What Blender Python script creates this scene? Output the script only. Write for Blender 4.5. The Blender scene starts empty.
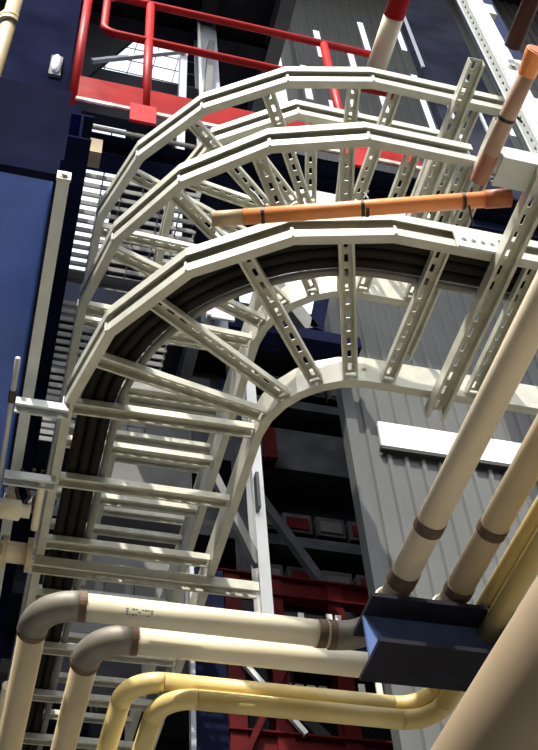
import bpy, bmesh, math, random
from mathutils import Vector, Matrix

random.seed(7)
SC = bpy.context.scene
COL = SC.collection
EYE = 1.6                      # eye height: every height below is written above the eye, the ground is at z = 0
PI = math.pi

# ------------------------------------------------------------------ materials
def mat(name, col, rough=.5, metal=0., var=.12, scale=8., dirt=None, dirt_amt=.35, bump=0., spec=.5):
    m = bpy.data.materials.new(name); m.use_nodes = True
    nt = m.node_tree; N = nt.nodes; L = nt.links
    b = N['Principled BSDF']
    b.inputs['Roughness'].default_value = rough
    b.inputs['Metallic'].default_value = metal
    b.inputs['Specular IOR Level'].default_value = spec
    tc = N.new('ShaderNodeTexCoord'); nz = N.new('ShaderNodeTexNoise')
    nz.inputs['Scale'].default_value = scale; nz.inputs['Detail'].default_value = 5
    L.new(tc.outputs['Object'], nz.inputs['Vector'])
    r = N.new('ShaderNodeValToRGB')
    c0 = [max(0, c*(1-var)) for c in col]; c1 = [min(1, c*(1+var)) for c in col]
    r.color_ramp.elements[0].position = .35; r.color_ramp.elements[0].color = (*c0, 1)
    r.color_ramp.elements[1].position = .65; r.color_ramp.elements[1].color = (*c1, 1)
    L.new(nz.outputs['Fac'], r.inputs['Fac'])
    out = r.outputs['Color']
    if dirt:
        n2 = N.new('ShaderNodeTexNoise'); n2.inputs['Scale'].default_value = scale*.35; n2.inputs['Detail'].default_value = 8
        L.new(tc.outputs['Object'], n2.inputs['Vector'])
        r2 = N.new('ShaderNodeValToRGB'); r2.color_ramp.elements[0].position = .52; r2.color_ramp.elements[1].position = .72
        r2.color_ramp.elements[1].color = (dirt_amt, dirt_amt, dirt_amt, 1)
        L.new(n2.outputs['Fac'], r2.inputs['Fac'])
        mx = N.new('ShaderNodeMix'); mx.data_type = 'RGBA'
        L.new(r2.outputs['Color'], mx.inputs[0]); L.new(out, mx.inputs[6]); mx.inputs[7].default_value = (*dirt, 1)
        out = mx.outputs[2]
    L.new(out, b.inputs['Base Color'])
    if bump:
        bp = N.new('ShaderNodeBump'); bp.inputs['Strength'].default_value = bump; bp.inputs['Distance'].default_value = .01
        L.new(nz.outputs['Fac'], bp.inputs['Height']); L.new(bp.outputs['Normal'], b.inputs['Normal'])
    return m

M = {
 'galv':   mat('galvanized_steel', (.49, .49, .42), .45, .15, .10, 14, dirt=(.42, .41, .34), dirt_amt=.5),
 'galv_bright': mat('bright_zinc_plating', (.54, .58, .57), .4, .1, .06, 10),
 'strut':  mat('strut_zinc', (.52, .52, .44), .45, .2, .10, 20, dirt=(.25, .24, .18), dirt_amt=.4),
 'beige':  mat('beige_pipe_paint', (.66, .58, .43), .42, 0, .06, 5, dirt=(.36, .27, .15), dirt_amt=.35),
 'beige_b':mat('tan_pipe_paint', (.50, .41, .26), .42, 0, .06, 5, dirt=(.34, .25, .13), dirt_amt=.35),
 'cream':  mat('cream_pipe_paint', (.74, .68, .50), .42, 0, .05, 5, dirt=(.42, .34, .2), dirt_amt=.3),
 'yellow': mat('dull_yellow_pipe_paint', (.66, .52, .21), .42, 0, .08, 6, dirt=(.50, .37, .13), dirt_amt=.4),
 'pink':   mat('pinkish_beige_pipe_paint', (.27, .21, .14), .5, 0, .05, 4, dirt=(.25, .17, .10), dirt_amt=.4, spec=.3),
 'elbow':  mat('grey_elbow_wrap', (.17, .155, .125), .55, .1, .15, 12, dirt=(.10, .085, .06), dirt_amt=.5),
 'band':   mat('dark_brown_band', (.07, .045, .03), .6, 0, .3, 30),
 'rust':   mat('rust_ring', (.11, .065, .035), .7, 0, .3, 25),
 'blue':   mat('blue_girder_paint', (.085, .18, .68), .25, 0, .15, 3, dirt=(.05, .10, .38), dirt_amt=.6),
 'navy':   mat('navy_steel_paint', (.0085, .0105, .027), .5, 0, .25, 4, dirt=(.008, .009, .020), dirt_amt=.7, spec=.0),
 'hbeam':  mat('h_beam_shaded_blue_paint', (.018, .019, .027), .5, 0, .15, 8, spec=.05),  # flanges: same beam paint as the web, shade put into the colour
 'red':    mat('red_railing_paint', (.36, .014, .014), .4, 0, .12, 8, dirt=(.30, .02, .02), dirt_amt=.5, spec=.1),
 'redpeel':mat('peeling_red_paint', (.24, .012, .012), .5, 0, .12, 10, dirt=(.5, .36, .34), dirt_amt=.10, spec=.03),
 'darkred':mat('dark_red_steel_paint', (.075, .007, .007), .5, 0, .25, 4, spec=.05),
 'orange': mat('orange_conduit_plastic', (.86, .30, .09), .45, 0, .06, 10, dirt=(.60, .26, .10), dirt_amt=.4),
 'orange_dull': mat('orange_coupling_plastic', (.42, .12, .045), .5, 0, .15, 10),
 'faded':  mat('sun_faded_orange_plastic', (.42, .29, .22), .55, 0, .12, 9, dirt=(.46, .20, .10), dirt_amt=.6),
 'reddish': mat('reddish_faded_plastic', (.36, .16, .10), .55, 0, .12, 9),
 'brownpipe': mat('dark_brown_pipe_paint', (.05, .018, .014), .5, 0, .2, 8, spec=.1),
 'screen': mat('shaded_screen_steel', (.020, .022, .034), .6, 0, .3, 2, dirt=(.05, .05, .055), dirt_amt=.6, spec=0),
 'tan':    mat('bare_conduit_end', (.46, .34, .20), .55, 0, .1, 10),
 'black':  mat('black_plastic', (.012, .011, .01), .5, 0, .2, 20),
 'cable':  mat('dark_cable_jacket', (.014, .0115, .0095), .5, 0, .2, 10, dirt=(.025, .021, .017), dirt_amt=.5, spec=.12),
 'greycable': mat('grey_cable_jacket', (.17, .165, .145), .5, 0, .1, 10),
 'clad':   mat('grey_profiled_cladding', (.11, .114, .114), .5, .0, .06, 1.2, dirt=(.08, .08, .078), dirt_amt=.4, spec=0),
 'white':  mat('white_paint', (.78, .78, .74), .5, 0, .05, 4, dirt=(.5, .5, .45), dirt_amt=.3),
 'grey':   mat('grey_steel_paint', (.34, .36, .40), .45, .1, .1, 5),
 'darkgrey': mat('dark_grey_steel', (.028, .029, .033), .5, 0, .25, 3, dirt=(.02, .02, .025), dirt_amt=.7, spec=0),
 'midgrey': mat('weathered_grey_steel', (.15, .15, .145), .6, 0, .15, 3, dirt=(.08, .08, .075), dirt_amt=.6, spec=.1),
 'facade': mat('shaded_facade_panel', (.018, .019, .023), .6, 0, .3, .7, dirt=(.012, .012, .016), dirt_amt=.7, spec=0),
 'conc':   mat('concrete', (.24, .23, .205), .85, 0, .1, 2, dirt=(.16,.155,.14), dirt_amt=.5),
 'conc_pale': mat('dirty_white_paint', (.5, .42, .38), .7, 0, .3, 14, dirt=(.2, .05, .04), dirt_amt=.9),
 'websunlit': mat('sunlit_blue_paint', (.10, .16, .36), .5, 0, .15, 10, dirt=(.03, .05, .12), dirt_amt=.5, spec=.1),  # web: beam paint with sunlight put into the colour
 'postblue': mat('dark_blue_post_paint', (.014, .022, .06), .5, 0, .15, 6, spec=.05),
 'dimgrey': mat('dark_window_frame', (.022, .022, .023), .7, 0, .3, 3, spec=0),  # very dark even grey
 'dimred': mat('dark_red_equipment', (.028, .005, .005), .6, 0, .3, 4, spec=0),  # very dark even red
 'lamp':   mat('white_lamp_glass', (.75, .76, .8), .3, 0, .03, 5),
 'brass':  mat('yellowed_bracket_paint', (.2, .14, .06), .6, 0, .2, 12),
 'ink':    mat('blue_grey_stencil_ink', (.16, .17, .20), .7, 0, .2, 30),
}

# ------------------------------------------------------------------ helpers
def V(*a): return Vector(a)

def mesh_obj(name, bm, m, parent=None, smooth=False, solid=0, loc=None, bevel=0):
    for v in bm.verts: v.co.z += EYE
    bmesh.ops.recalc_face_normals(bm, faces=bm.faces)
    if parent is not None:
        off = Vector(parent['_o']) if '_o' in parent else Vector((0, 0, 0))
    else:
        xs = [v.co.x for v in bm.verts]; ys = [v.co.y for v in bm.verts]; zs = [v.co.z for v in bm.verts]
        off = Vector(((min(xs)+max(xs))/2, (min(ys)+max(ys))/2, min(zs)))
    for v in bm.verts: v.co -= off
    me = bpy.data.meshes.new(name); bm.to_mesh(me); bm.free()
    me.materials.append(M[m] if isinstance(m, str) else m)
    if smooth:
        for p in me.polygons: p.use_smooth = True
    o = bpy.data.objects.new(name, me); COL.objects.link(o)
    if parent is not None:
        o.parent = parent; o['_o'] = tuple(off)
        # children share the world offset of the root, so their own origin stays at the root
    else:
        o.location = off; o['_o'] = tuple(off)
    if solid:
        s = o.modifiers.new('thickness', 'SOLIDIFY'); s.thickness = solid; s.offset = 0
    if bevel:
        b = o.modifiers.new('edge', 'BEVEL'); b.width = bevel; b.segments = 2; b.limit_method = 'ANGLE'
    return o

def tag(o, label, cat, group=None, kind=None):
    if label: o['label'] = label
    if cat: o['category'] = cat
    if group: o['group'] = group
    if kind: o['kind'] = kind
    return o

def thing(name, loc, label, cat, group=None):
    o = bpy.data.objects.new(name, None); COL.objects.link(o)
    o.empty_display_size = .05
    o.location = (loc[0], loc[1], loc[2]+EYE); o['_o'] = tuple(o.location)
    return tag(o, label, cat, group)

def box(bm, x0, x1, y0, y1, z0, z1):
    v = [bm.verts.new(p) for p in ((x0,y0,z0),(x1,y0,z0),(x1,y1,z0),(x0,y1,z0),(x0,y0,z1),(x1,y0,z1),(x1,y1,z1),(x0,y1,z1))]
    for f in ((0,1,2,3),(4,5,6,7),(0,1,5,4),(1,2,6,5),(2,3,7,6),(3,0,4,7)): bm.faces.new([v[i] for i in f])
    return bm

def bx(*a): return box(bmesh.new(), *a)

def beam(bm, p0, p1, w, h, up=(0,0,1)):
    p0 = Vector(p0); p1 = Vector(p1); a = (p1-p0).normalized(); u = Vector(up)
    s = a.cross(u).normalized(); u = s.cross(a).normalized()
    q = []
    for p in (p0, p1):
        for i, j in ((-1,-1),(1,-1),(1,1),(-1,1)): q.append(bm.verts.new(p + s*(i*w/2) + u*(j*h/2)))
    for f in ((0,1,2,3),(4,5,6,7),(0,1,5,4),(1,2,6,5),(2,3,7,6),(3,0,4,7)): bm.faces.new([q[i] for i in f])
    return bm

def prism(bm, p0, p1, sec, up=(0,0,1)):
    """closed section (side, up) pushed from p0 to p1"""
    p0 = Vector(p0); p1 = Vector(p1); a = (p1-p0).normalized()
    s = a.cross(Vector(up)).normalized(); u = s.cross(a).normalized()
    r0 = [bm.verts.new(p0+s*x+u*y) for x, y in sec]; r1 = [bm.verts.new(p1+s*x+u*y) for x, y in sec]
    n = len(sec)
    for i in range(n): bm.faces.new((r0[i], r0[(i+1)%n], r1[(i+1)%n], r1[i]))
    bm.faces.new(r0); bm.faces.new(r1)
    return bm

def i_sec(w, h, tf, tw):
    a, b = w/2, h/2
    return [(-a,-b),(a,-b),(a,-b+tf),(tw/2,-b+tf),(tw/2,b-tf),(a,b-tf),(a,b),(-a,b),(-a,b-tf),(-tw/2,b-tf),(-tw/2,-b+tf),(-a,-b+tf)]

def tube(bm, pts, r, n=16, cap=True, hollow=0):
    pts = [Vector(p) for p in pts]
    t0 = (pts[1]-pts[0]).normalized()
    ref = Vector((0,0,1)) if abs(t0.z) < .9 else Vector((1,0,0))
    s = t0.cross(ref).normalized()
    rings = []
    for i, p in enumerate(pts):
        if i == 0: t = t0
        elif i == len(pts)-1: t = (pts[i]-pts[i-1]).normalized()
        else: t = ((pts[i+1]-p).normalized()+(p-pts[i-1]).normalized()).normalized()
        s = (s - t*s.dot(t)).normalized(); u = t.cross(s)
        rr = r[i] if isinstance(r, (list, tuple)) else r
        rings.append([bm.verts.new(p + s*math.cos(2*PI*k/n)*rr + u*math.sin(2*PI*k/n)*rr) for k in range(n)])
    for a, b in zip(rings, rings[1:]):
        for k in range(n): bm.faces.new((a[k], a[(k+1)%n], b[(k+1)%n], b[k]))
    if cap:
        bm.faces.new(rings[0]); bm.faces.new(rings[-1])
    return bm

def tb(pts, r, n=16, **k): return tube(bmesh.new(), pts, r, n, **k)

def fillet(pts, rad, n=8):
    pts = [Vector(p) for p in pts]; out = [pts[0]]
    for a, b, c in zip(pts, pts[1:], pts[2:]):
        d0 = (a-b).normalized(); d1 = (c-b).normalized()
        ang = d0.angle(d1); d = rad/math.tan(ang/2)
        p0 = b+d0*d; p1 = b+d1*d
        cen = b + (d0+d1).normalized()*(rad/math.sin(ang/2))
        for k in range(n+1):
            t = k/n
            v0 = p0-cen; v1 = p1-cen; th = v0.angle(v1)
            out.append(cen + (v0*math.sin((1-t)*th)+v1*math.sin(t*th))/math.sin(th))
    out.append(pts[-1]); return out

def ring(bm, c, axis, r, w, n=20):
    a = Vector(axis).normalized()*(w/2); c = Vector(c)
    return tube(bm, [c-a, c+a], r, n)

def sweep_plan(bm, path, z0, sec):
    """section (outward, up) swept along a plan polyline with mitred corners; outward = left of travel"""
    P = [Vector((x, y, 0)) for x, y in path]; rings = []
    for i, p in enumerate(P):
        d0 = (P[i]-P[i-1]).normalized() if i else None
        d1 = (P[i+1]-P[i]).normalized() if i < len(P)-1 else None
        d = d0 or d1
        n0 = Vector((-d.y, d.x, 0))
        if d0 and d1:
            n1 = Vector((-d1.y, d1.x, 0)); m = (n0+n1).normalized(); m = m / m.dot(n0)
        else: m = n0
        rings.append([bm.verts.new(p + m*u + Vector((0,0,z0+v))) for u, v in sec])
    n = len(sec)
    for a, b in zip(rings, rings[1:]):
        for k in range(n): bm.faces.new((a[k], a[(k+1)%n], b[(k+1)%n], b[k]))
    bm.faces.new(rings[0]); bm.faces.new(rings[-1])
    return bm

def strut_bm(p0, p1, w=.041, d=.021, web=1, pitch=.05, slot=.028, sw=.012, lip=.007):
    """perforated channel: a slotted web, two flanges and their lips. web=1: web on top, -1: web below, 2/-2: web to a side"""
    bm = bmesh.new()
    p0 = Vector(p0); p1 = Vector(p1); a = (p1-p0); ln = a.length; a.normalize()
    up = Vector((0,0,1)) if abs(a.z) < .9 else Vector((0,-1,0))
    s = a.cross(up).normalized(); n = s.cross(a).normalized()
    if web == -1: n = -n; s = -s
    if web == 2: n, s = s, n
    if web == -2: n, s = -s, n
    def P(x, y, z): return p0 + a*x + s*y + n*z
    k = max(1, int(ln/pitch)); st = ln/k
    h = w/2; g = sw/2
    def q(*c): bm.faces.new([bm.verts.new(P(*x)) for x in c])
    for i in range(k):
        x0 = i*st; x3 = x0+st; x1 = x0+(st-slot)/2; x2 = x1+slot
        q((x0,-h,0),(x3,-h,0),(x3,-g,0),(x0,-g,0)); q((x0,g,0),(x3,g,0),(x3,h,0),(x0,h,0))
        q((x0,-g,0),(x1,-g,0),(x1,g,0),(x0,g,0)); q((x2,-g,0),(x3,-g,0),(x3,g,0),(x2,g,0))
    for e in (-1, 1):
        q((0,e*h,0),(ln,e*h,0),(ln,e*h,-d),(0,e*h,-d))
        if lip: q((0,e*h,-d),(ln,e*h,-d),(ln,e*(h-lip),-d),(0,e*(h-lip),-d))
    bmesh.ops.remove_doubles(bm, verts=bm.verts, dist=1e-5)
    return bm

def strut(name, p0, p1, m='strut', parent=None, label=None, cat=None, group=None, **k):
    o = mesh_obj(name, strut_bm(p0, p1, **k), m, parent, solid=.0028)
    if label: tag(o, label, cat, group)
    return o

def bolt(bm, c, axis, r=.009, h=.008):
    a = Vector(axis).normalized()
    tube(bm, [Vector(c), Vector(c)+a*h], r, 6); tube(bm, [Vector(c)-a*.002, Vector(c)+a*.002], r*1.6, 12)

# ------------------------------------------------------------------ setting
o = mesh_obj('floor', bx(-14, 20, -10, 14, -1.7, -1.6), 'conc'); tag(o, 'pale concrete yard floor', None, kind='structure')

# profiled cladding wall, with slots high up that stand in for sunlit streaks
def cladding():
    bm = bmesh.new()
    X0, X1, Y, pit, dep = 2.74, 9.5, 6.0, .15, .028
    nrib = int((X1-X0)/pit)
    slots = {1:[(13.2,14.2)], 3:[(12.2,13.3),(14.6,15.5)], 5:[(12.6,13.8)], 6:[(13.9,15.0)], 8:[(13.0,14.5),(15.2,16.2)], 10:[(14.0,14.6)],
             12:[(13.0,14.7),(15.5,16.4)], 13:[(12.0,12.4)], 15:[(15.0,16.0)], 18:[(14.8,15.9)], 20:[(13.4,13.8)]}
    for k in range(nrib):
        x = X0+k*pit
        pr = [(x,0),(x+.098,0),(x+.110,-dep),(x+.138,-dep),(x+pit,0)]
        for i in range(4):
            (xa, ya), (xb, yb) = pr[i], pr[i+1]
            cuts = [-1.6]; holes = slots.get(k, []) if i == 0 else []
            z = -1.6
            for h0, h1 in holes:
                bm.faces.new([bm.verts.new(p) for p in ((xa,Y+ya,z),(xb,Y+yb,z),(xb,Y+yb,h0),(xa,Y+ya,h0))]); z = h1
            bm.faces.new([bm.verts.new(p) for p in ((xa,Y+ya,z),(xb,Y+yb,z),(xb,Y+yb,21),(xa,Y+ya,21))])
    bmesh.ops.remove_doubles(bm, verts=bm.verts, dist=1e-4)
    o = mesh_obj('wall_right', bm, 'clad', solid=.004)
    tag(o, 'grey profiled metal cladding wall with vertical ribs', None, kind='structure')
cladding()
o = mesh_obj('trim_1', bx(2.66, 2.76, 5.93, 6.06, -1.6, 21), 'clad'); tag(o, 'grey corner flashing of the cladding wall', None, kind='structure')
o = mesh_obj('sky_blocker_front', bx(-14, 16, -7.4, -7, -1.6, 9), 'facade'); tag(o, 'unseen dark wall added behind the viewer to block sky light', None, kind='structure')  # added out of view to keep low sky light off the scene
o = mesh_obj('sky_blocker_left', bx(-7.4, -7, -7, 12, -1.6, 12), 'facade'); tag(o, 'unseen dark wall added far to the left to block sky light', None, kind='structure')  # unseen, added to cut sky light from the left
o = mesh_obj('shade_slab', bx(-2.5, 9.6, -2, 6.1, 18.6, 18.9), 'facade'); tag(o, 'unseen dark slab added high above to shade the cladding', None, kind='structure')  # added above the view so its shadow darkens the upper cladding
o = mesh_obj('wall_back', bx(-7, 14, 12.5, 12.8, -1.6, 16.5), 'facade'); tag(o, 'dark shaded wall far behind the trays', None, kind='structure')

# ------------------------------------------------------------------ ladder cable trays
CX, CY = 1.035, 2.505
RAIL = [(0,0),(.030,0),(.030,.036),(.027,.036),(.027,.003),(.003,.003),(.003,.117),(.027,.117),(.027,.082),(.030,.082),(.030,.120),(0,.120)]
ANG = (4, 25, 46, 67, 86)
def arc_path(r, x_end, y_end, cx, cy, ang=ANG):
    pts = [(cx-r*math.cos(math.radians(ang[0])), y_end)]
    for a in ang:
        a = math.radians(a)
        pts.append((cx-r*math.cos(a), cy-r*math.sin(a)))
    pts.append((x_end, cy-r*math.sin(math.radians(ang[-1]))))
    return pts          # travels from the far end toward the eye, round the bend and to the right

def cable_tray(h, ro, ri, x_end, y_end, angles, xs, ys, label, name='cable_tray', cen=None, ang=ANG, ishift=(.045, -.035)):
    CX, CY = cen or (1.035, 2.505)
    t = thing(name, (CX-ro, CY, h), label, 'cable tray', 'curved ladder cable trays')
    po = arc_path(ro, x_end, y_end, CX, CY, ang); IX, IY = CX+ishift[0], CY+ishift[1]
    pi_ = arc_path(ri, x_end, y_end, IX, IY, (4, 18, 32, 45, 58, 72, 86))
    # outward of the bend is to the right of travel: mirror u for the outer rail
    so = [(-u, v) for u, v in RAIL]; si = RAIL
    orl = mesh_obj('outer_rail', sweep_plan(bmesh.new(), po, h, so), 'galv', t)
    irl = mesh_obj('inner_rail', sweep_plan(bmesh.new(), pi_, h, si), 'galv', t)
    # splice plates with bolt heads at the joints of the outer rail
    for k, (x, y) in enumerate(po[1:-1]):
        if k == 0: d = Vector((0,-1,0))
        else:
            p, q = Vector((*po[k], 0)), Vector((*po[k+2], 0)); d = (q-p).normalized()
        n = Vector((d.y, -d.x, 0))
        bm = bmesh.new(); c = Vector((x, y, h+.018)) + n*.0345
        beam(bm, c - Vector((0,0,.020)), c + Vector((0,0,.020)), 0.008, .004, up=tuple(n))
        sp = mesh_obj('splice_plate', bm, 'galv_bright', orl)
    for k, (x, y) in enumerate(pi_[1:-1:2]):
        bm = bmesh.new(); bolt(bm, (x, y-.002, h+.06), (0,-1,0), .005, .005)
        mesh_obj('bolt', bm, 'strut', irl)
    z = h+.034
    for a in angles:
        c, s = math.cos(math.radians(a)), math.sin(math.radians(a))
        e = .004
        strut('rung', (CX-(ro-e)*c, CY-(ro-e)*s, z), (IX-(ri+e)*c, IY-(ri+e)*s, z), 'strut', t, web=1, w=.046, d=.026)
    for x in xs: strut('rung', (x, CY-ro+.004, z), (x, IY-ri-.004, z), 'strut', t, web=1, w=.046, d=.026)
    for y in ys: strut('rung', (CX-ro+.004, y, z), (IX-ri-.004, y, z), 'strut', t, web=1, w=.046, d=.026)
    return t

YS = [2.80, 3.12, 3.42, 3.74, 4.06, 4.38, 4.70, 5.02]
HC, HB, HA, HD = 2.745, 3.335, 3.80, 4.14
tc_ = cable_tray(HC, .875, .32, 2.3, 5.3, [3, 17, 36, 57, 77], [1.13, 1.425, 1.79, 2.1], YS,
    'lowest and nearest curved ladder cable tray, carrying the thick black cables')
# wide joint plate on the straight end of the lowest tray
bm = bx(1.16, 1.30, CY-.875-.040, CY-.875-.032, HC-.012, HC+.075)
for x in (1.185, 1.215, 1.245, 1.275):
    bolt(bm, (x, CY-.875-.040, HC+.03), (0,-1,0), .006, .006)
mesh_obj('joint_plate', bm, 'galv_bright', tc_)
cable_tray(HB, .918, .335, 1.36, 5.3, [3, 20, 40, 60, 79], [1.14, 1.33], [y+.06 for y in YS],
    'middle curved ladder cable tray of the three large ones, just above the orange conduit', cen=(1.09, 2.55), ang=(4, 23, 43, 63, 83), ishift=(.045, -.003))
cable_tray(HA, .918, .27, 1.60, 5.3, [6, 24, 44, 63, 83], [1.15, 1.46], [y+.12 for y in YS],
    'topmost large curved ladder cable tray, its outer rail crossing the red guardrail', cen=(1.105, 2.555), ang=(9, 29, 48, 68, 87))
cable_tray(HD, .535, .12, 1.62, 5.0, [15, 50, 82], [1.25, 1.5], [2.8, 3.2, 3.6, 4.0, 4.4],
    'smaller curved ladder cable tray seen between the top and middle arcs', cen=(1.03, 2.50), ang=(8, 38, 76), name='small_cable_tray')

# cables lying on the rungs of the lowest tray
def cable(r, rad, lift, m, label, wob=.0006, y_end=5.3):
    pts = []
    for k in range(12): pts.append((CX-r+wob*math.sin(k*1.3+r*40), y_end-(y_end-CY)*k/12, HC+.04+rad+lift))
    for k in range(25):
        a = PI/2*k/24; rr = r+wob*math.sin(k*.5+r*30)
        pts.append((CX-rr*math.cos(a), CY-rr*math.sin(a), HC+.04+rad+lift+.0005*math.sin(k*.7+r*9)))
    for k in range(1, 9): pts.append((CX+1.3*k/8, CY-r+wob*math.sin(k+r*20), HC+.04+rad+lift))
    o = mesh_obj('power_cable', tb(pts, rad, 12), m, smooth=True)
    return tag(o, label, 'cable', 'cables in the lowest tray')
cable(.836, .018, 0, 'cable', 'outermost thick black cable in the lowest tray, against the outer rail')
cable(.799, .018, 0, 'cable', 'second thick black cable from the outer rail of the lowest tray')
cable(.762, .018, 0, 'cable', 'third thick black cable from the outer rail of the lowest tray, beside the grey one')
cable(.8175, .017, .0325, 'cable', 'black cable laid on top of the outermost pair in the lowest tray')
cable(.7805, .017, .0325, 'cable', 'black cable laid on top of the inner pair in the lowest tray')
cable(.728, .013, 0, 'greycable', 'thin grey cable curving along the inside of the black cables', .001)

# ------------------------------------------------------------------ tray supports
G = 'perforated strut channels under the trays'
strut('strut_channel', (1.31, 1.26, HC-.006), (1.31, 2.22, HC-.006), label='slotted strut crossing under the straight end of the lowest tray, in front of its rails', cat='strut', group=G, w=.062, d=-.045, web=-1, slot=.034, sw=.020, pitch=.058, lip=.01)
strut('strut_channel', (1.375, 1.44, HB-.006), (1.375, 2.45, HB-.006), label='slotted strut crossing under the cut end of the middle tray', cat='strut', group=G, w=.055, d=-.042, web=-1, slot=.03, sw=.016)
strut('strut_channel', (1.385, 1.44, HA-.006), (1.385, 2.45, HA-.006), label='slotted strut crossing under the topmost tray beside the bright hanger', cat='strut', group=G, w=.055, d=-.042, web=-1, slot=.03, sw=.016)
strut('strut_channel', (.10, 3.20, HC-.004), (.96, 3.20, HC-.004), label='long slotted strut under the straight left run, ending beside the flanged pipe', cat='strut', group=G, w=.05, d=-.04, web=-1, slot=.03, sw=.014)
strut('strut_channel', (-.02, 2.46, HC+.002), (.150, 2.46, HC+.002), 'galv_bright', label='upper of two short bright struts joining the left edge rail to the lowest tray', cat='strut', group=G, w=.04, d=-.03, web=-1, slot=.02, sw=.008)
strut('strut_channel', (-.02, 2.79, HC+.002), (.150, 2.79, HC+.002), 'galv_bright', label='lower of two short bright struts joining the left edge rail to the lowest tray', cat='strut', group=G, w=.04, d=-.03, web=-1, slot=.02, sw=.008)

# box strut with an open end on the right
bm = bmesh.new()
w, t_ = .05, .004
sec = [(-.045,-.034),(.045,-.034),(.045,.034),(-.045,.034),(-.045,.014),(-.040,.014),(-.040,.029),(.040,.029),(.040,-.029),(-.040,-.029),(-.040,-.014),(-.045,-.014)]
prism(bm, (1.175, 1.33, 2.755), (2.1, 1.33, 2.755), sec)
o = mesh_obj('box_strut', bm, 'galv_bright'); tag(o, 'bright white box strut with an open end facing left, under the orange fitting', 'strut')

# bright perforated hanger
def hanger():
    t = thing('hanger_channel', (1.59, 1.5, 2.72), 'bright zinc perforated hanger channel dropping from the top right corner past the trays', 'hanger')
    bm = bmesh.new(); box(bm, 1.548, 1.618, 1.50, 1.506, 2.72, 6.2)
    box(bm, 1.612, 1.618, 1.506, 1.55, 2.72, 6.2)
    mesh_obj('front_plate', bm, 'galv_bright', t)
    mesh_obj('slotted_flange', strut_bm((1.545, 1.53, 2.72), (1.545, 1.53, 6.2), w=.046, d=.004, web=2, pitch=.055, slot=.024, sw=.012, lip=0), 'galv_bright', t, solid=.004)
    for z in (3.62, 3.95, 4.5): mesh_obj('side_lug', bx(1.619, 1.66, 1.505, 1.55, z, z+.10), 'galv', t)
    b = bmesh.new()
    for z in (3.5, 3.95, 2.83): bolt(b, (1.592, 1.499, z), (0,-1,0), .012, .01)
    mesh_obj('bolt', b, 'strut', t)
hanger()
# second hanger leg behind, carrying the back ends
strut('strut_channel', (1.70, 1.60, 2.9), (1.70, 1.60, 4.1), 'strut', label='short upright slotted strut half hidden behind the faded orange pipe', cat='strut', group=G, w=.045, d=.03, web=1)

# left edge rail and thin conduit beside it
t = thing('edge_rail', (0, 2.4, 2.82), 'bright galvanized edge rail running along the blue girder at left', 'rail')
bm = bmesh.new(); prism(bm, (.016, 1.68, 2.84), (.016, 5.2, 2.84), [(-.018,-.02),(.018,-.02),(.018,.02),(.014,.02),(.014,-.016),(-.014,-.016),(-.014,.02),(-.018,.02)])
mesh_obj('channel', bm, 'galv_bright', t)  # sunlit brightness of the rail put into its zinc colour
bm = bmesh.new(); box(bm, -.004, .036, 1.67, 1.68, 2.82, 2.862); mesh_obj('end_bracket', bm, 'galv', t)
bm = bmesh.new(); bolt(bm, (.016, 1.67, 2.84), (0,-1,0)); mesh_obj('bolt', bm, 'strut', t)
o = mesh_obj('thin_conduit', tb([(-.034, 2.36, 2.84), (-.034, 3.0, 2.84), (-.034, 5.0, 2.84)], .009, 10), 'galv_bright', smooth=True)
tag(o, 'thin bright conduit left of the galvanized edge rail', 'conduit')
ring_ = mesh_obj('coupling', ring(bmesh.new(), (-.034, 2.52, 2.84), (0,1,0), .013, .05, 12), 'band', o)

# ------------------------------------------------------------------ orange conduits
def zip_tie(parent, c, axis, r, tail):
    bm = bmesh.new(); ring(bm, c, axis, r*1.06, .010, 18)
    c = Vector(c)
    tube(bm, [c+Vector((0,-r,r*.6)), c+Vector((tail[0]*.5, tail[1]*.5-r, r*.6+tail[2]*.6)), c+Vector((tail[0], tail[1]-r, r*.6+tail[2]))], .0032, 6)
    mesh_obj('zip_tie', bm, 'black', parent)

t = thing('orange_conduit', (.9, 1.54, 2.73), 'long orange conduit tied across the lowest tray, tan at its left end', 'conduit')
a, b = Vector((.440, 1.668, 2.75)), Vector((1.195, 1.435, 2.75)); d = (b-a).normalized()
mesh_obj('pipe', tb([a+d*.09, b], .0235, 20), 'orange', t, smooth=False)
for p in t.children: 
    for f in p.data.polygons: f.use_smooth = len(f.vertices) == 4
o = mesh_obj('end_piece', tb([a, a+d*.09], .0225, 20), 'tan', t); o['label'] = 'bare tan end of the conduit'
for f in o.data.polygons: f.use_smooth = len(f.vertices) == 4
o = mesh_obj('coupling', tb([b-d*.01, b+d*.065], .027, 20), 'orange_dull', t); o['label'] = 'dull dark orange end coupling'
for f in o.data.polygons: f.use_smooth = len(f.vertices) == 4
zip_tie(t, a+d*.145, d, .0235, (-.03, .02, .11)); zip_tie(t, a+d*.43, d, .0235, (.02, .0, .05)); zip_tie(t, a+d*.435+Vector((.008,0,0)), d, .0235, (-.01, .0, .03))
zip_tie(t, b-d*.07, d, .0235, (.03, .06, -.08))

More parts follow.
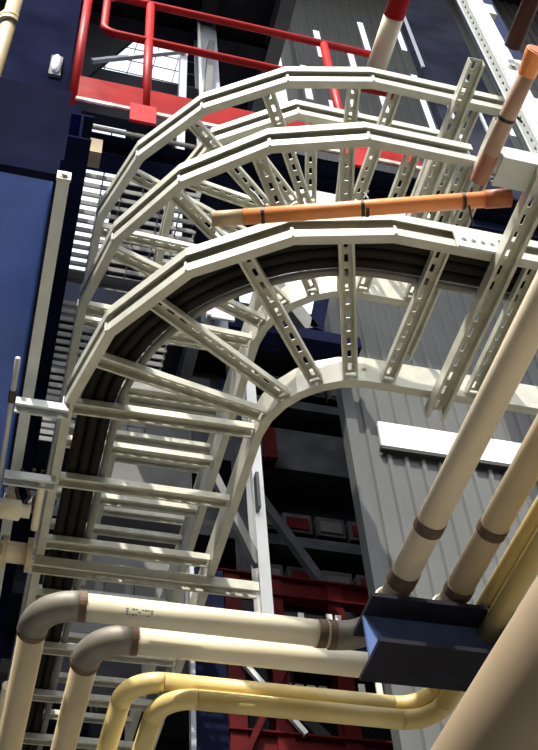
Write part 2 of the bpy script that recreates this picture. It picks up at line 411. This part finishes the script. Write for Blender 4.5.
t = thing('faded_orange_pipe', (1.16, 1.2, 2.72), 'sun-faded pinkish pipe with a bright orange open end at the right edge', 'pipe')
a, b = Vector((1.155, 1.02, 2.75)), Vector((1.147, 1.345, 2.75)); d = (b-a).normalized()
mesh_obj('pipe', tb([a, b], .0235, 20), 'faded', t, smooth=True)
bm = bmesh.new(); tube(bm, [a-d*.035, a-d*.02, a+d*.015, a+d*.035], [.031, .031, .026, .0245], 20); o = mesh_obj('end_socket', bm, 'orange', t, smooth=False); o['label'] = 'bright orange flared end'
bm = bmesh.new(); tube(bm, [a-d*.037, a-d*.030], .025, 20); mesh_obj('socket_mouth', bm, 'orange_dull', t)
o = mesh_obj('lower_end', tb([b-d*.05, b-d*.03, b+d*.02, b+d*.04], [.0235, .0245, .0245, .024], 20), 'reddish', t); o['label'] = 'reddish lower end near the coupling'
zip_tie(t, a+d*.165, d, .0235, (.04, .02, -.03))

# ------------------------------------------------------------------ pipes in the foreground
def shade(o):
    for f in o.data.polygons: f.use_smooth = len(f.vertices) == 4
    return o
def u_pipe(h, r, xl, yc, xr, m, label, y_far, y_near, bend, elbow_m=None, rings=(), mats=None):
    t = thing('process_pipe', (xl, yc, h), label, 'pipe', 'bent process pipes in the foreground')
    k = bend
    A = (xl, y_far, h); B = (xl, yc, h); C = (xr, yc, h); D = (xr, y_near, h)
    m1, m2, m3 = mats or (m, m, m)
    shade(mesh_obj('left_run', tb([A, (xl, yc+k, h)], r, 24), m1, t))
    shade(mesh_obj('cross_run', tb([(xl+k, yc, h), (xr-k, yc, h)], r, 24), m2, t))
    shade(mesh_obj('right_run', tb([(xr, yc-k, h), D], r, 24), m3, t))
    for P, e in (((A, B, C), 0), ((B, C, D), 1)):
        f = fillet(P, k, 10)[1:-1]
        em = elbow_m or m
        o = shade(mesh_obj('elbow', tb(f, r*(1.10 if elbow_m else 1.0), 24), em, t))
        if elbow_m: o['label'] = 'dark grey wrapped elbow'
        if elbow_m:
            for c, ax in ((f[0], f[0]-f[1]), (f[-1], f[-1]-f[-2])):
                mesh_obj('joint_ring', ring(bmesh.new(), Vector(c)+Vector(ax).normalized()*.008, ax, r*1.12, .018, 24), 'rust', o)
    for c, ax, wd, mm in rings:
        mesh_obj('band', ring(bmesh.new(), c, ax, r*1.07, wd, 24), mm, t)
    return t
H1 = 1.86
p1 = u_pipe(H1, .036, .118, 2.33, 1.012, 'beige', 'first beige pipe of the row, uppermost cross run with dark grey elbow at left', 4.6, .55, .105, 'elbow',
    [((1.012, 1.865, H1), (0,1,0), .034, 'band'), ((1.012, 2.065, H1), (0,1,0), .045, 'band'), ((.868, 2.33, H1), (1,0,0), .024, 'rust')], ('beige_b', 'cream', 'beige'))  # run colours carry the shade at left and the sun across
bm = bmesh.new()
random.seed(3)
for i in range(9):
    for j in range(3):
        if random.random() < .6:
            a0 = math.radians(205+j*11); x = .338+i*.008
            c = Vector((x, 2.33+math.cos(a0)*.0363, H1+math.sin(a0)*.0363))
            n = Vector((0, math.cos(a0), math.sin(a0)))
            beam(bm, c, c+Vector((.006, 0, 0)), .0025 if i % 2 else .004, .0008, up=tuple(n))
o = mesh_obj('stencil_mark', bm, 'ink', p1); o['label'] = 'faint worn blue-grey stencil marks'
p2 = u_pipe(H1, .036, .272, 2.445, 1.172, 'beige', 'second beige pipe of the row, cross run just below the first one', 4.6, .55, .105, 'elbow',
    [((1.172, 1.85, H1), (0,1,0), .03, 'band'), ((1.172, 2.085, H1), (0,1,0), .03, 'band')], ('beige_b', 'cream', 'beige_b'))  # tan and cream runs again hold shade and sun in their colour
p3 = u_pipe(1.84, .029, .392, 2.59, 1.258, 'yellow', 'upper of the two yellow pipes below the beige ones', 4.6, .55, .10, None, [])
p4 = u_pipe(1.78, .028, .478, 2.565, 1.262, 'yellow', 'lowest yellow pipe of the row, nearest the large pipe', 4.6, .55, .10, None, [])
# large pipe close by at the lower right
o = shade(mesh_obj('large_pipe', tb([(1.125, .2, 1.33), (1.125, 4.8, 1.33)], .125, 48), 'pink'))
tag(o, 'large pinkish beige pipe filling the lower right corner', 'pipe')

# H beam that the pipes rest on
t = thing('support_beam', (1.25, 2.17, 1.66), 'dark blue steel H beam under the bent ends of the pipes', 'beam')
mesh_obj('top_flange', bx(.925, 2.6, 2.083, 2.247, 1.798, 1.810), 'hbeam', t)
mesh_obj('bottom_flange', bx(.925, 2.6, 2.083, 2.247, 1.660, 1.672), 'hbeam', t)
o = mesh_obj('web', bx(.925, 2.6, 2.160, 2.170, 1.672, 1.798), 'websunlit', t); o['label'] = 'blue web between the flanges, sunlight painted into its lighter colour'
mesh_obj('stiffener', bx(1.29, 1.30, 2.09, 2.16, 1.672, 1.798), 'websunlit', t)
for x, r in ((1.012, .036), (1.172, .036)):
    bm = bmesh.new()
    tube(bm, [(x-.043, 2.165, 1.80)] + [(x-.043*math.cos(PI*k/10), 2.165, H1+.043*math.sin(PI*k/10)) for k in range(11)] + [(x+.043, 2.165, 1.80)], .005, 8)
    o = mesh_obj('u_bolt', bm, 'galv', t, smooth=True)

# ------------------------------------------------------------------ flanged pipe at the left edge
t = thing('flanged_pipe', (-.2, 3.1, 2.70), 'beige flanged pipe stub with cables wrapped round it at the left edge', 'pipe')
shade(mesh_obj('pipe', tb([(-.6, 3.08, 2.66), (.10, 3.08, 2.66)], .038, 20), 'beige', t))
for x, xb, dx in ((.02, .011, -1), (.105, .114, 1)):
    fl = mesh_obj('flange', ring(bmesh.new(), (x, 3.08, 2.66), (1,0,0), .058, .018, 24), 'beige_b', t)
    for k in range(6):
        a_ = k*PI/3; bm = bmesh.new(); bolt(bm, (xb, 3.08+.047*math.cos(a_), 2.66+.047*math.sin(a_)), (dx, 0, 0), .008, .009)
        mesh_obj('bolt', bm, 'strut', fl)
t = thing('valve', (-.05, 2.92, 2.72), 'small beige valve body beside the edge rail above the flanged pipe', 'valve')
shade(mesh_obj('body', tb([(-.09, 2.92, 2.71), (-.03, 2.92, 2.71), (-.025, 2.92, 2.71), (.05, 2.92, 2.71), (.055, 2.92, 2.71), (.085, 2.92, 2.71)], [.022, .022, .036, .036, .024, .024], 20), 'cream', t))
bm = bmesh.new(); ring(bm, (.01, 2.92, 2.755), (0,0,1), .018, .03, 12); mesh_obj('bonnet', bm, 'beige_b', t)
o = shade(mesh_obj('bent_conduit', tb(fillet([(.108, 2.78, 2.74), (.108, 2.84, 2.735), (.108, 2.97, 2.715), (.108, 3.0, 2.705)], .03, 6), .0125, 12), 'cream'))
tag(o, 'short bent cream conduit between the lower bright strut and the flanged pipe', 'conduit')
for i, (x, lab) in enumerate(((.035, 'leftmost thin dark wire looping beside the valve'), (.07, 'thin dark wire looping between valve and bent conduit'), (.100, 'thin dark wire hanging against the lowest tray rail'))):
    pts = [(x+.008*math.sin(k*1.1+i), 2.815+.02*k, 2.80+.012*math.sin(k*.8+i)) for k in range(12)]
    tag(shade(mesh_obj('loose_wire', tb(pts, .006, 8), 'band')), lab, 'wire', 'loose wires at the left')
o = shade(mesh_obj('thin_pipe', tb([(.098, 3.25, 2.24), (.098, 5.2, 2.24)], .018, 16), 'cream')); tag(o, 'thin cream pipe at the lower left edge, left of the beige pipes', 'pipe')

# ------------------------------------------------------------------ red guardrail on the raised platform
HP = 4.86
t = thing('platform', (.8, 3.2, HP-.2), 'raised steel platform with open grating floor behind the trays', 'platform')
bm = bmesh.new()
gx0, gx1, gy0, gy1 = .11, .72, 2.56, 4.6
y = gy0
while y < gy1: box(bm, gx0, gx1, y, y+.007, HP-.035, HP); y += .052
x = gx0
while x < gx1+.01: box(bm, x, x+.006, gy0, gy1, HP-.012, HP); x += .10
mesh_obj('grating', bm, 'midgrey', t)
mesh_obj('deck_plate', bx(.74, 2.5, 2.50, 2.98, HP-.02, HP), 'navy', t)
for i, (p, q) in enumerate((((.07, 2.62, HP-.14), (2.6, 2.62, HP-.14)), ((.095, 3.42, HP-.1), (.70, 3.42, HP-.1)))):
    bm = bmesh.new(); prism(bm, p, q, i_sec(.10, .18 if i == 0 else .12, .012, .01)); mesh_obj('cross_beam', bm, 'navy' if i == 0 else 'midgrey', t)
for x in (.045, .735, 1.5):
    bm = bmesh.new(); prism(bm, (x, 2.68, HP-.12), (x, 4.7 if x < .5 else 3.0, HP-.12), i_sec(.09, .16, .012, .01)); mesh_obj('floor_beam', bm, 'navy', t)
t = thing('guardrail', (.8, 2.42, HP-.1), 'red painted guardrail with toe board along the platform edge', 'guardrail')
Y = 2.42; r = .021
for x, z1 in ((.01, 6.5), (.345, 6.06), (1.335, 6.06)):
    shade(mesh_obj('post', tb([(x, Y, HP-.08), (x, Y, z1)], r*1.1, 14), 'red', t))
for z, x0, nm in ((6.06, .09, 'top_rail'), (5.62, .09, 'middle_rail')):
    pass
loop = fillet([(1.68, Y, 6.08), (.11, Y, 6.08), (.11, Y, 5.60), (1.68, Y, 5.60)], .07, 6)
shade(mesh_obj('rail_loop', tb(loop, r, 14), 'red', t))
mesh_obj('toe_board', bx(-.0, 1.70, Y-.015, Y+.01, HP-.06, HP+.155), 'redpeel', t)
o = mesh_obj('lower_lip', bx(.02, 1.70, Y-.018, Y-.008, HP-.085, HP-.06), 'conc_pale', t); o['label'] = 'whitish dirty lower lip'
for x in (.27, 1.30): mesh_obj('post_base', bx(x, x+.12, Y-.03, Y-.016, HP-.2, HP-.04), 'red', t)
bm = bmesh.new(); tube(bm, [(-.03, Y-.01, 6.22), (.13, Y-.01, 6.2)], .05, 14); o = mesh_obj('rail_socket', bm, 'redpeel', t); o['label'] = 'worn whitish clamp on the corner of the rail'

# red and cream striped beam behind the end of the rail
t = thing('striped_beam', (1.65, 2.2, 5.9), 'round red and cream beam slanting down to the end of the guardrail', 'beam')
shade(mesh_obj('red_length', tb([(1.64, 1.2, 5.95), (1.64, 2.13, 5.95)], .058, 20), 'red', t))
shade(mesh_obj('cream_length', tb([(1.64, 2.13, 5.95), (1.64, 2.46, 5.95)], .057, 20), 'cream', t))

# ------------------------------------------------------------------ navy column, blue girder and pipe at the left
t = thing('navy_column', (-.17, 2.7, -1.6), 'dark navy steel column at the top left with a small white lamp on it', 'column')
bm = bmesh.new(); prism(bm, (-.185, 2.86, 4.2), (-.185, 2.86, 8.7), i_sec(.32, .40, .02, .016), up=(0,1,0)); mesh_obj('shaft', bm, 'navy', t)
bm = bmesh.new(); box(bm, -.42, .06, 2.60, 2.65, 4.55, 5.1); mesh_obj('end_plate', bm, 'navy', t)
bm = bmesh.new()
for x in (-.33, -.2, -.07):
    for z in (4.68, 4.95): bolt(bm, (x, 2.60, z), (0,-1,0), .014, .012)
mesh_obj('bolt', bm, 'darkgrey', t)
t2 = thing('bulkhead_lamp', (-.10, 2.63, 5.55), 'small white oval bulkhead lamp on the navy column', 'lamp')
bm = bmesh.new(); bmesh.ops.create_uvsphere(bm, u_segments=16, v_segments=10, radius=1)
for v in bm.verts: v.co = Vector((v.co.x*.026-.10, v.co.y*.03+2.635, v.co.z*.10+5.57))
mesh_obj('glass', bm, 'lamp', t2, smooth=True)
mesh_obj('base', bx(-.13, -.07, 2.64, 2.66, 5.46, 5.68), 'midgrey', t2)
t = thing('vertical_pipe', (-.45, 3, 3.5), 'beige vertical pipe with a flanged joint in the top left corner', 'pipe')
shade(mesh_obj('pipe', tb([(-.435, 3, 3.97), (-.435, 3, 8.75)], .05, 20), 'beige_b', t))
for z in (6.72, 6.78): mesh_obj('flange', ring(bmesh.new(), (-.435, 3, z), (0,0,1), .075, .04, 20), 'beige_b', t)

t = thing('blue_girder', (-.5, 4, 3.3), 'large glossy blue girder along the left edge', 'girder')
mesh_obj('box_section', bx(-1.2, -.015, 2.02, 9, 3.42, 3.95), 'blue', t, bevel=.01)
bm = bmesh.new(); box(bm, -1.2, .0, 1.99, 2.02, 3.38, 4.0); mesh_obj('end_plate', bm, 'navy', t)
bm = bmesh.new(); box(bm, .0, .03, 2.1, 9, 3.40, 3.5); mesh_obj('edge_flange', bm, 'navy', t)
o = mesh_obj('support_bracket', bx(.03, .17, 2.50, 2.58, 4.5, 4.62), 'brass'); tag(o, 'small yellowed bracket under the platform beside the navy column', 'bracket')
t = thing('steel_beam', (.08, 3, 4.2), 'navy beam running back between the edge rail and the grating', 'beam')
bm = bmesh.new(); prism(bm, (.058, 2.15, 4.05), (.058, 9, 4.05), i_sec(.09, .2, .012, .01)); mesh_obj('beam', bm, 'navy', t)

# ------------------------------------------------------------------ upper deck and the frames behind the guardrail
t = thing('upper_deck', (.8, 4, 9), 'dark upper deck high above the guardrail', 'deck')
mesh_obj('front_panel', bx(-3, 1.55, 2.6, 3.75, 9, 9.1), 'darkgrey', t)
mesh_obj('side_panel', bx(.92, 1.62, 3.75, 9, 9, 9.1), 'darkgrey', t)
mesh_obj('middle_panel', bx(.52, .90, 4.55, 9, 9, 9.1), 'darkgrey', t)
mesh_obj('left_panel', bx(-3, .12, 3.75, 9.2, 9, 9.1), 'darkgrey', t)
for y in (3.0, 3.7):
    bm = bmesh.new(); prism(bm, (-3, y, 8.88), (1.6, y, 8.88), i_sec(.12, .22, .015, .012)); mesh_obj('deck_beam', bm, 'darkgrey', t)
for x in (.95, 1.55):
    bm = bmesh.new(); prism(bm, (x, 2.7, 8.86), (x, 9, 8.86), i_sec(.12, .24, .015, .012)); mesh_obj('deck_beam', bm, 'midgrey' if x > 1.2 else 'darkgrey', t)
t = thing('grey_column', (.97, 3.6, 4.9), 'pale grey steel column behind the guardrail', 'column')
bm = bmesh.new(); prism(bm, (.965, 3.62, HP), (.965, 3.62, 9), i_sec(.15, .15, .014, .012), up=(0,1,0)); mesh_obj('shaft', bm, 'grey', t)
mesh_obj('lit_edge', bx(.885, .905, 3.53, 3.56, HP, 9), 'white', t)  # light on the column edge put on as a white strip
t = thing('diagonal_brace', (.6, 3.5, HP), 'grey steel brace frame behind the guardrail, left of the pale column', 'brace')
bm = bmesh.new(); beam(bm, (.70, 3.5, HP+.1), (.76, 3.5, 7.95), .06, .05); mesh_obj('upright', bm, 'grey', t)
bm = bmesh.new(); beam(bm, (.80, 3.5, HP+.1), (.98, 3.5, 8.3), .06, .05); mesh_obj('upright', bm, 'midgrey', t)
bm = bmesh.new(); beam(bm, (.10, 3.45, 7.45), (.76, 3.45, 7.95), .03, .03); mesh_obj('diagonal', bm, 'grey', t)
t = thing('mesh_screen', (.5, 3.7, 6.5), 'wire mesh screen against white sky behind the guardrail', 'screen')
bm = bmesh.new()
for k in range(5): beam(bm, (.02+.17*k, 3.72, 7.8), (.12+.17*k, 3.72, 8.7), .006, .006)
for k in range(3): beam(bm, (.0, 3.72, 7.98+.22*k), (.9, 3.72, 7.95+.22*k), .006, .006)
mesh_obj('wire', bm, 'midgrey', t)
mesh_obj('lower_bar', bx(-.0, .95, 3.68, 3.76, 7.15, 7.86), 'darkgrey', t)
bm = bmesh.new()
v = [bm.verts.new(p) for p in ((-.05,3.66,7.25),(.42,3.66,8.5),(-.05,3.66,8.6))]; w_ = [bm.verts.new(Vector(p.co)+Vector((0,.03,0))) for p in v]
bm.faces.new(v); bm.faces.new(w_)
for i in range(3): bm.faces.new((v[i], v[(i+1)%3], w_[(i+1)%3], w_[i]))
mesh_obj('gusset', bm, 'darkgrey', t)

# right hand background above the trays
t = thing('blue_post', (2.9, 4.0, 8), 'navy blue upright post at the top right behind the hanger', 'post')
bm = bmesh.new(); prism(bm, (2.72, 2.6, 6.6), (2.72, 2.6, 9.5), i_sec(.16, .16, .014, .012), up=(0,1,0)); mesh_obj('shaft', bm, 'postblue', t)
o = shade(mesh_obj('brown_pipe', tb([(1.60, .9, 4.05), (1.60, 1.46, 4.05)], .033, 16), 'brownpipe')); tag(o, 'dark brownish red pipe in the top right corner above the orange pipe end', 'pipe')
t = thing('steel_screen', (3.2, 5, 9), 'dark steel panel with pale streaks behind the top right of the trays', 'panel')
mesh_obj('sheet', bx(3.5, 4.2, 4.4, 4.5, 7.6, 15), 'screen', t)
bm = bmesh.new()
for x, z0, z1 in ((3.62, 9.0, 10.2), (3.95, 9.6, 11.0), (3.5, 11, 12.4)): box(bm, x, x+.03, 4.38, 4.4, z0, z1)
mesh_obj('pale_strip', bm, 'grey', t)
bm = bmesh.new(); prism(bm, (1.9, 3.2, 5.55), (4.2, 3.2, 5.55), i_sec(.2, .3, .02, .015)); o = mesh_obj('dark_beam', bm, 'darkgrey'); tag(o, 'dark grey beam behind the cut tray ends at right', 'beam')

# ------------------------------------------------------------------ columns and buildings behind and below
t = thing('white_column', (1.555, 5, 4.0), 'white painted steel column standing behind the inner bend', 'column')
bm = bmesh.new(); prism(bm, (1.53, 5.0, 4.005), (1.53, 5.0, 6.2), i_sec(.07, .16, .012, .01), up=(0,1,0)); mesh_obj('shaft', bm, 'white', t)
bm = bmesh.new(); box(bm, 1.50, 1.52, 4.86, 4.92, 4.8, 5.1); mesh_obj('bracket', bm, 'midgrey', t)
bm = bmesh.new(); beam(bm, (1.50, 4.95, 4.4), (1.18, 4.95, 5.3), .05, .05); mesh_obj('knee_brace', bm, 'midgrey', t)
t = thing('navy_frame_post', (1.2, 5, -1.6), 'navy column behind the lowest yellow pipe', 'column')
bm = bmesh.new(); prism(bm, (1.19, 5.0, -1.6), (1.19, 5.0, 4.3), i_sec(.17, .16, .014, .012), up=(0,1,0)); mesh_obj('shaft', bm, 'navy', t)
bm = bmesh.new(); prism(bm, (1.28, 5.0, 3.9), (2.3, 5.0, 3.9), i_sec(.16, .2, .014, .012)); mesh_obj('cross_beam', bm, 'navy', t)
mesh_obj('lit_flange', bx(1.075, 1.10, 4.9, 4.95, -1.6, 4.3), 'grey', t)  # lit flange of the column painted as a grey strip

# red steel frame
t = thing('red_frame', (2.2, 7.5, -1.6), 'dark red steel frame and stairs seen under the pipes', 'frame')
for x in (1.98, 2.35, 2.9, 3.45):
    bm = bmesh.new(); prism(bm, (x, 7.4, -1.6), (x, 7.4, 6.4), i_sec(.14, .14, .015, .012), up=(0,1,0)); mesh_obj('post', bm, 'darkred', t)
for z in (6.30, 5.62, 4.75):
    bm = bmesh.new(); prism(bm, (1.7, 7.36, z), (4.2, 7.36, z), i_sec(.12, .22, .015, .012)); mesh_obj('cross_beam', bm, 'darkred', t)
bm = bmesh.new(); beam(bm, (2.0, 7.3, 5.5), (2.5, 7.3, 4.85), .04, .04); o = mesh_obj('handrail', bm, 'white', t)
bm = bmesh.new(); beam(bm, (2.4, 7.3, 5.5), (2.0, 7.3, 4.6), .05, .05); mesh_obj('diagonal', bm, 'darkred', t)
for k in range(4): mesh_obj('sun_streak', bx(2.42+.1*k, 2.49+.1*k, 7.5, 7.52, 5.15, 5.45), 'white', t)  # light patches on the frame made as white boxes
for x, z in ((2.95, 5.15), (3.1, 5.2), (3.3, 5.18), (2.5, 5.8), (2.75, 5.82), (2.83, 5.82), (3.1, 5.83), (3.4, 5.8)): mesh_obj('sun_dapple', bx(x, x+.05, 7.2, 7.22, z, z+.14), 'white', t)  # sun dapples on the red beams made as small white boxes

# shaded process building far behind: floor bands, window rows, equipment
t = thing('process_building', (2, 10, -1.6), 'dark shaded plant building with rows of openings behind the bend', 'building')
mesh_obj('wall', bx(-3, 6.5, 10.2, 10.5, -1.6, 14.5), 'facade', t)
random.seed(11)
for k, z in enumerate((6.6, 7.75, 8.9, 10.2, 11.4, 12.6)):
    big = (k == 3)
    bm = bx(-3, 6.0, 9.6, 10.2, z, z+(.75 if big else .16)); mesh_obj('floor_band', bm, 'darkgrey', t)
    x = -2.6
    while x < 5.6:
        w_ = random.uniform(.45, .8)
        if not big:
            m_ = random.choice(['darkgrey', 'darkgrey', 'dimgrey', 'darkgrey', 'dimred' if x > 2 else 'navy', 'navy'])
            bm = bx(x, x+w_, 9.95, 10.2, z+.3, z+.3+random.uniform(.3, .6))
            f = mesh_obj('window_frame', bm, m_, t)
            mesh_obj('pane', bx(x+.06, x+w_-.06, 9.93, 9.96, z+.36, z+.36+.2), random.choice(['black', 'navy', 'black']), f)
        x += w_ + random.uniform(.15, .4)
for z, m2 in ((7.45, 'black'), (8.3, 'dimred'), (9.15, 'dimred'), (11.75, 'black')):
    for i in range(4):
        x = 2.85+.42*i
        f = mesh_obj('window_frame', bx(x, x+.36, 9.62, 9.9, z, z+.30), 'dimgrey', t)
        mesh_obj('pane', bx(x+.04, x+.32, 9.60, 9.63, z+.05, z+.22), m2 if i % 2 else 'black', f)
for x in (-1.0, 1.2, 2.75, 4.7):
    bm = bmesh.new(); prism(bm, (x, 9.5, -1.6), (x, 9.5, 14), i_sec(.2, .2, .02, .015), up=(0,1,0)); mesh_obj('column', bm, 'darkgrey', t)
bm = bmesh.new(); beam(bm, (2.6, 9.3, 6.9), (3.9, 9.3, 5.6), .12, .12); beam(bm, (2.75, 9.3, 9.6), (4.2, 9.3, 6.9), .1, .1); mesh_obj('brace', bm, 'darkgrey', t)
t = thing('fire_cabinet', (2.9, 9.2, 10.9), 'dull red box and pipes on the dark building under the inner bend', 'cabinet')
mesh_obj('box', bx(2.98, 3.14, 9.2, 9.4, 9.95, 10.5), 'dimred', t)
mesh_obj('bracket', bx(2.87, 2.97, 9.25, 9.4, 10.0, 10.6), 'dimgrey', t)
# grey machinery seen through the rungs of the straight run
t = thing('grey_tank', (.9, 7, 6), 'grey equipment housing seen through the rungs of the straight run', 'housing')
mesh_obj('shell', bx(.55, 1.62, 7.2, 8.2, 6.9, 8.05), 'midgrey', t, bevel=.05)
mesh_obj('lower_panel', bx(.5, 1.62, 7.1, 7.9, 5.4, 6.35), 'midgrey', t, bevel=.03)
bm = bmesh.new()
for k in range(5): box(bm, .62+.24*k, .78+.24*k, 7.06, 7.1, 5.7, 6.1)
mesh_obj('louvre', bm, 'black', t)
# gusset plate of the bracing behind the middle tray
t = thing('gusset_brace', (2.1, 5.6, 7), 'grey V shaped gusset brace behind the inner bends', 'brace')
bm = bmesh.new(); beam(bm, (1.75, 5.6, 8.9), (2.32, 5.6, 7.7), .14, .1, up=(0,1,0)); mesh_obj('strut', bm, 'midgrey', t)
bm = bmesh.new(); beam(bm, (2.62, 5.6, 8.9), (2.36, 5.6, 7.7), .12, .1, up=(0,1,0)); mesh_obj('strut', bm, 'navy', t)
bm = bmesh.new(); beam(bm, (1.4, 5.65, 7.6), (2.75, 5.65, 7.6), .2, .14); mesh_obj('bottom_chord', bm, 'navy', t)
# ledge on the cladding standing in for a patch of sunlight
t = thing('cladding_sun_patch', (3.6, 5.9, 6.7), 'sunlit patch made as a white ledge across the ribbed cladding, right of the inner bend', 'strip')
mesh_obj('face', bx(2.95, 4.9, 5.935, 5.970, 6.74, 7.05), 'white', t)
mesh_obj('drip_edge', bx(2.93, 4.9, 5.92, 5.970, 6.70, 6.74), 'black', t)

# ------------------------------------------------------------------ light, sky, camera
W = bpy.data.worlds.new('World'); SC.world = W; W.use_nodes = True
nt = W.node_tree; bg = nt.nodes['Background']
sky = nt.nodes.new('ShaderNodeTexSky')
sky.sky_type = 'NISHITA'; sky.sun_disc = False
sky.sun_elevation = math.radians(50); sky.sun_rotation = math.radians(215); sky.air_density = 1.2; sky.dust_density = 3.0
hs = nt.nodes.new('ShaderNodeHueSaturation'); hs.inputs['Saturation'].default_value = .3
nt.links.new(sky.outputs['Color'], hs.inputs['Color']); nt.links.new(hs.outputs['Color'], bg.inputs['Color'])
bg.inputs['Strength'].default_value = .6

sd = bpy.data.lights.new('sun', 'SUN'); sd.energy = 6.0; sd.angle = math.radians(.5); sd.color = (1, .94, .82)
so = bpy.data.objects.new('sun', sd); COL.objects.link(so)
to_sun = Vector((-.28, -.58, .77)).normalized()
so.rotation_euler = to_sun.to_track_quat('Z', 'Y').to_euler(); so.location = (-5, -5, 12)

yaw, pitch, roll, fpx = math.radians(18.766), math.radians(49.874), math.radians(-5.487), 1130.5
cy, sy, cp, sp, cr, sr = math.cos(yaw), math.sin(yaw), math.cos(pitch), math.sin(pitch), math.cos(roll), math.sin(roll)
fwd = Vector((sy*cp, cy*cp, sp)); r0 = Vector((cy, -sy, 0)); u0 = r0.cross(fwd)
rt = r0*cr+u0*sr; up = -r0*sr+u0*cr
cam = bpy.data.cameras.new('camera'); co = bpy.data.objects.new('camera', cam); COL.objects.link(co)
mw = Matrix((rt, up, -fwd)).transposed().to_4x4(); mw.translation = Vector((0, 0, EYE)); co.matrix_world = mw
cam.sensor_fit = 'VERTICAL'; cam.sensor_height = 24; cam.lens = fpx*24/750; cam.clip_start = .05; cam.clip_end = 200
SC.camera = co

for o in bpy.data.objects:
    if '_o' in o: del o['_o']

vs = SC.view_settings
vs.view_transform = 'Standard'; vs.look = 'None'; vs.exposure = 0; vs.gamma = 1; vs.use_curve_mapping = False
SC.cycles.max_bounces = 6
